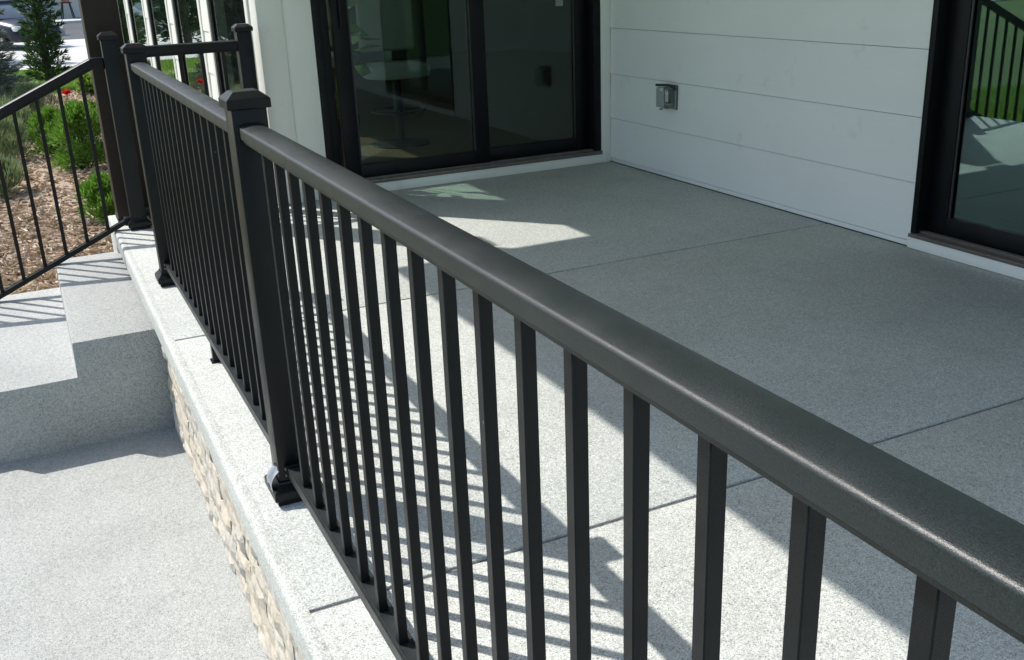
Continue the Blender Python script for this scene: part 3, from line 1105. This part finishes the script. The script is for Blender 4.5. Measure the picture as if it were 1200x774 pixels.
bush('yew_shrub', 'large bright green yew shrub in the mulch bed, behind the sloping rail', 0.43, 10.3, 0.27, 0.60, 8000, M['yew'], (0.045, 0.012), clumps=90, group='evergreen shrubs in the mulch bed')
bush('yew_shrub', 'small bright green yew shrub nearest the corner post', 0.42, 8.1, 0.21, 0.34, 5000, M['yew'], (0.04, 0.011), clumps=60, group='evergreen shrubs in the mulch bed')
bush('yew_shrub', 'left yew shrub just behind the large one, below the red flower', 0.20, 11.3, 0.24, 0.48, 6000, M['yew'], (0.045, 0.012), clumps=70, group='evergreen shrubs in the mulch bed')
for (x, y, r, h, lb) in ((-0.33, 9.7, 0.24, 0.30, 'low grey-green lavender mound nearest the steps'),
                         (-0.30, 11.3, 0.30, 0.42, 'grey-green lavender mound, second from the steps'),
                         (-0.22, 13.2, 0.30, 0.45, 'grey-green lavender mound, third from the steps'),
                         (0.10, 14.4, 0.28, 0.50, 'grey-green lavender mound farthest back by the lawn')):
    bush('lavender_plant', lb, x, y, r, h, 4200, M['lavender'], (0.085, 0.007), 'plant', 45, 'lavender mounds in the mulch bed', 1.4)
bush('perennial_plant', 'leafy yellow-green plant beside the red flower', 0.72, 13.4, 0.22, 0.28, 1500, M['perennial'], (0.08, 0.03), 'plant', 40, None, 0.8)
bush('perennial_plant', 'pale green plant low at the lawn edge right of the red flower', 0.98, 17.8, 0.20, 0.25, 900, M['perennial'], (0.08, 0.035), 'plant', 30, None, 0.8)
fl = empty('red_flower', (0.47, 12.9, bed_z(0.47, 12.9)))
tag(fl, 'single red flower on a green stalk above the yew shrub', 'flower')
zf = bed_z(0.47, 12.9)
MB().tube([(0.47, 12.9, zf), (0.475, 12.9, zf + 0.3), (0.47, 12.9, zf + 0.54)], [0.008, 0.007, 0.005], 6).build('stalk', M['perennial'], fl)
n = 46
D = unit(n)
D[:, 2] = np.abs(D[:, 2]) * 0.7
link('petals', np_mesh('petals', leaf_quads(np.tile([[0.47, 12.9, zf + 0.53]], (n, 1)) + unit(n) * 0.012, D, 0.05, 0.03), 4, M['red']), fl)


def conifer(name, label, x, y, R_, h, mat, nb, needle, z0=-0.62, dens=60, droop=-0.15, group=None, lift=0.25):
    e = empty(name, (x, y, z0))
    MB().tube([(x, y, z0 - 0.05), (x + 0.01, y, z0 + h * 0.5), (x, y, z0 + h)], [0.035 + h * 0.014, 0.02 + h * 0.008, 0.006], 8).build('trunk', M['bark'], e, smooth=60)
    br = MB()
    PP, DD = [], []
    for k in range(nb):
        t = (k + random.random()) / nb
        zz = h * (0.04 + 0.94 * t)
        a = k * 2.399 + random.uniform(-0.3, 0.3)
        L = R_ * (1 - t) ** 0.75 * random.uniform(0.7, 1.12) + 0.07
        d = np.array([math.cos(a), math.sin(a), lift + random.uniform(-0.12, 0.12)])
        b0 = np.array([x, y, z0 + zz])
        tip = b0 + d * L + np.array([0, 0, droop * L])
        br.tube([b0, b0 + d * L * 0.55, tip], [0.010, 0.007, 0.003], 4)
        m = max(14, int(dens * (0.4 + L / R_)))
        s = rng.random((m, 1)) ** 0.8
        base = b0 + (d * L) * s + np.array([0, 0, droop * L]) * s ** 2
        sp = unit(m) * (0.05 + 0.22 * L) * (1.05 - s) * (rng.random((m, 1)) ** 0.5)
        PP.append(base + sp)
        DD.append(sp * 2.5 + d * 0.5 * np.ones((m, 1)) * (0.4 + L) + unit(m) * 0.25)
    br.build('branches', M['bark'], e)
    P = np.concatenate(PP)
    D = np.concatenate(DD)
    V = leaf_quads(P, D, needle[0] * (0.6 + 0.8 * rng.random(len(P))), needle[1])
    link('crown', np_mesh('crown', V, 4, mat), e)
    return tag(e, label, 'tree', group)


conifer('spruce_tree', 'grey-blue spruce at the left edge above the sloping rail', -0.58, 15.2, 0.72, 2.6, M['spruce'], 340, (0.08, 0.012), z0=-0.5, dens=120, lift=0.35)
conifer('juniper_tree', 'dark green upright juniper standing on the lawn before the driveway', 0.52, 20.9, 0.36, 3.4, M['juniper'], 120, (0.11, 0.022), dens=60, lift=0.5)
for (x, y, r, h, lb) in ((-3.4, 24.0, 1.5, 6.0, 'tall dark spruce out left, mirrored in the tall windows'),
                         (-2.2, 31.5, 1.3, 6.5, 'dark spruce by the driveway, mirrored in the far windows'),
                         (-1.9, 17.5, 0.8, 3.4, 'slender dark spruce left of the bed, mirrored in the near windows')):
    conifer('spruce_tree', lb, x, y, r, h, M['juniper'], 240, (0.22, 0.045), dens=70, lift=0.2)

# ------------------------------------------------------------------ far side: car, neighbour house, flower stand
def make_car(x, y, z, rz, label):
    e = empty('parked_car', (x, y, z))
    e.rotation_euler = (0, 0, rz)
    def part(nm, mb, mat, par=None, bev=0, sm=35):
        o = bpy.data.objects.new(nm, mb.mesh(nm, mat, bev, 2, sm))
        col.objects.link(o)
        o.parent = par or e
        return o
    # body sections along local +x (front), half width w, sill to belt line
    sec = [(-2.28, 0.72, 0.42, 0.80), (-2.15, 0.84, 0.30, 0.92), (-1.6, 0.89, 0.24, 0.95), (-0.6, 0.90, 0.22, 0.93), (0.6, 0.90, 0.22, 0.92), (1.25, 0.89, 0.22, 0.88), (1.85, 0.84, 0.24, 0.78), (2.15, 0.72, 0.27, 0.68), (2.26, 0.58, 0.34, 0.60)]
    rings = []
    for X, w, zb, zt in sec:
        rings.append([(X, -w * 0.9, zb), (X, -w, zb + 0.15), (X, -w, zt - 0.18), (X, -w * 0.92, zt - 0.05), (X, -w * 0.6, zt + 0.01), (X, 0, zt + 0.025), (X, w * 0.6, zt + 0.01), (X, w * 0.92, zt - 0.05), (X, w, zt - 0.18), (X, w, zb + 0.15), (X, w * 0.9, zb)])
    body = part('body', MB().loft(rings), M['carpaint'], sm=50)
    cab = [(-1.75, 0.70, 0.93), (-1.1, 0.66, 1.36), (-0.3, 0.64, 1.45), (0.35, 0.63, 1.40), (1.15, 0.72, 0.92)]
    part('cabin_glass', MB().loft([[(X, -w * 1.12, 0.90), (X, -w, zt), (X, w, zt), (X, w * 1.12, 0.90)] for X, w, zt in cab]), M['carglass'], sm=30)
    part('roof', MB().loft([[(X, -w, zt), (X, -w * 0.6, zt + 0.035), (X, w * 0.6, zt + 0.035), (X, w, zt), (X, w, zt - 0.02), (X, -w, zt - 0.02)] for X, w, zt in ((-1.15, 0.66, 1.345), (-0.3, 0.65, 1.445), (0.38, 0.63, 1.40))]), M['carpaint'], sm=50)
    for s in (-1, 1):
        mb = MB().box(1.93, 2.17, s * 0.64 - 0.13, s * 0.64 + 0.13, 0.55, 0.70)
        part('headlight', mb, M['lamp'], bev=0.03)
        part('mirror', MB().box(0.75, 0.92, s * 0.98 - 0.09, s * 0.98 + 0.09, 0.92, 1.05), M['carpaint'], bev=0.03)
        part('door', MB().box(-0.45, 0.62, s * 0.903 - 0.006, s * 0.903 + 0.006, 0.34, 0.76), M['carpaint'], bev=0.004)
    part('grille', MB().box(2.16, 2.28, -0.42, 0.42, 0.42, 0.54), M['blackp'], bev=0.01)
    part('number_plate', MB().box(2.275, 2.295, -0.25, 0.25, 0.34, 0.42), M['housewhite'])
    for X in (-1.4, 1.38):
        for s in (-1, 1):
            t = MB()
            t.loft([[(X + 0.32 * math.cos(q), s * 0.80 + dy, 0.32 + 0.32 * math.sin(q)) for q in [2 * math.pi * i / 24 for i in range(24)]] for dy in (-0.11, 0.11)])
            w = part('wheel', t, M['tyre'], bev=0, sm=30)
            t = MB()
            t.loft([[(X + 0.21 * math.cos(q), s * 0.80 + dy, 0.32 + 0.21 * math.sin(q)) for q in [2 * math.pi * i / 20 for i in range(20)]] for dy in (-0.118, 0.118)])
            part('rim', t, M['chrome'], w)
    return tag(e, label, 'car')


make_car(-0.15, 36.8, -0.60, R(-62), 'dark blue car parked on the driveway behind the conifers')

nb = empty('neighbour_house', (5.0, 66, -0.5))
tag(nb, 'white house across the road with a dark brown doorway', 'house')
box('wall', M['housewhite'], nb, -9, 4.05, 63.0, 66.0, -0.7, 3.0)
box('wall', M['housewhite'], nb, 5.25, 14, 63.0, 66.0, -0.7, 3.0)
box('door', M['browndoor'], nb, 4.06, 5.24, 63.25, 63.32, -0.5, 2.2, 0.01)
box('lintel', M['housewhite'], nb, 4.05, 5.25, 63.0, 66.0, 2.2, 3.0)
box('garage_door', M['soffit'], nb, -6.5, -1.5, 62.93, 62.995, -0.5, 2.0, 0.01)
for q in range(4):
    box('garage_panel', M['soffit'], nb, -6.4, -1.6, 62.90, 62.928, -0.42 + q * 0.6, 0.10 + q * 0.6, 0.01)
MB().loft([[(-9.6, 62.3, 3.0), (14.6, 62.3, 3.0), (14.6, 70, 3.0), (-9.6, 70, 3.0)], [(-7, 66, 5.4), (12, 66, 5.4), (12, 66.4, 5.4), (-7, 66.4, 5.4)]]).build('roof', M['shingle'], nb)
struct(sheet('far_path', M['concrete'], 3.6, 5.8, 60.5, 63.0, -0.515))

fs = empty('flower_stand', (3.0, 60.9, -0.52))
tag(fs, 'terracotta pot of yellow flowers on a metal stand by the white house', 'planter')
mb = MB()
for a in range(4):
    q = a * math.pi / 2 + 0.6
    mb.tube([(3.0 + 0.42 * math.cos(q), 60.9 + 0.42 * math.sin(q), -0.52), (3.0 + 0.25 * math.cos(q), 60.9 + 0.25 * math.sin(q), 0.30)], 0.03, 6)
mb.ring((3.0, 60.9, 0.30), 0.27, 0.03)
mb.build('stand', M['blackp'], fs)
MB().lathe([(0.17, 0.0), (0.30, 0.46), (0.33, 0.48), (0.28, 0.48)], (3.0, 60.9, 0.30), 20).build('pot', M['terracotta'], fs, smooth=40)
n = 900
link('leaves', np_mesh('leaves', leaf_quads(np.array([[3.0, 60.9, 0.85]]) + unit(n) * np.array([[0.42, 0.42, 0.26]]) * rng.random((n, 1)), unit(n), 0.14, 0.06), 4, M['perennial']), fs)
n = 320
link('flowers', np_mesh('flowers', leaf_quads(np.array([[3.0, 60.9, 0.95]]) + unit(n) * np.array([[0.45, 0.45, 0.26]]), unit(n), 0.13, 0.10), 4, M['yellow']), fs)
kb = box('landscape_block', M['concrete'], None, 1.45, 1.95, 43.6, 44.2, -0.62, -0.25, 0.02)
tag(kb, 'pale concrete block at the road edge beyond the juniper', 'block')
bush('hedge_shrub', 'yellow-green shrub across the road behind the blue car', 0.1, 58.6, 1.2, 0.9, 2500, M['perennial'], (0.22, 0.12), 'shrub', 60)
bush('hedge_shrub', 'dark green shrub across the road at the top left corner', -1.2, 60.4, 1.3, 1.9, 3000, M['juniper'], (0.26, 0.12), 'shrub', 60)
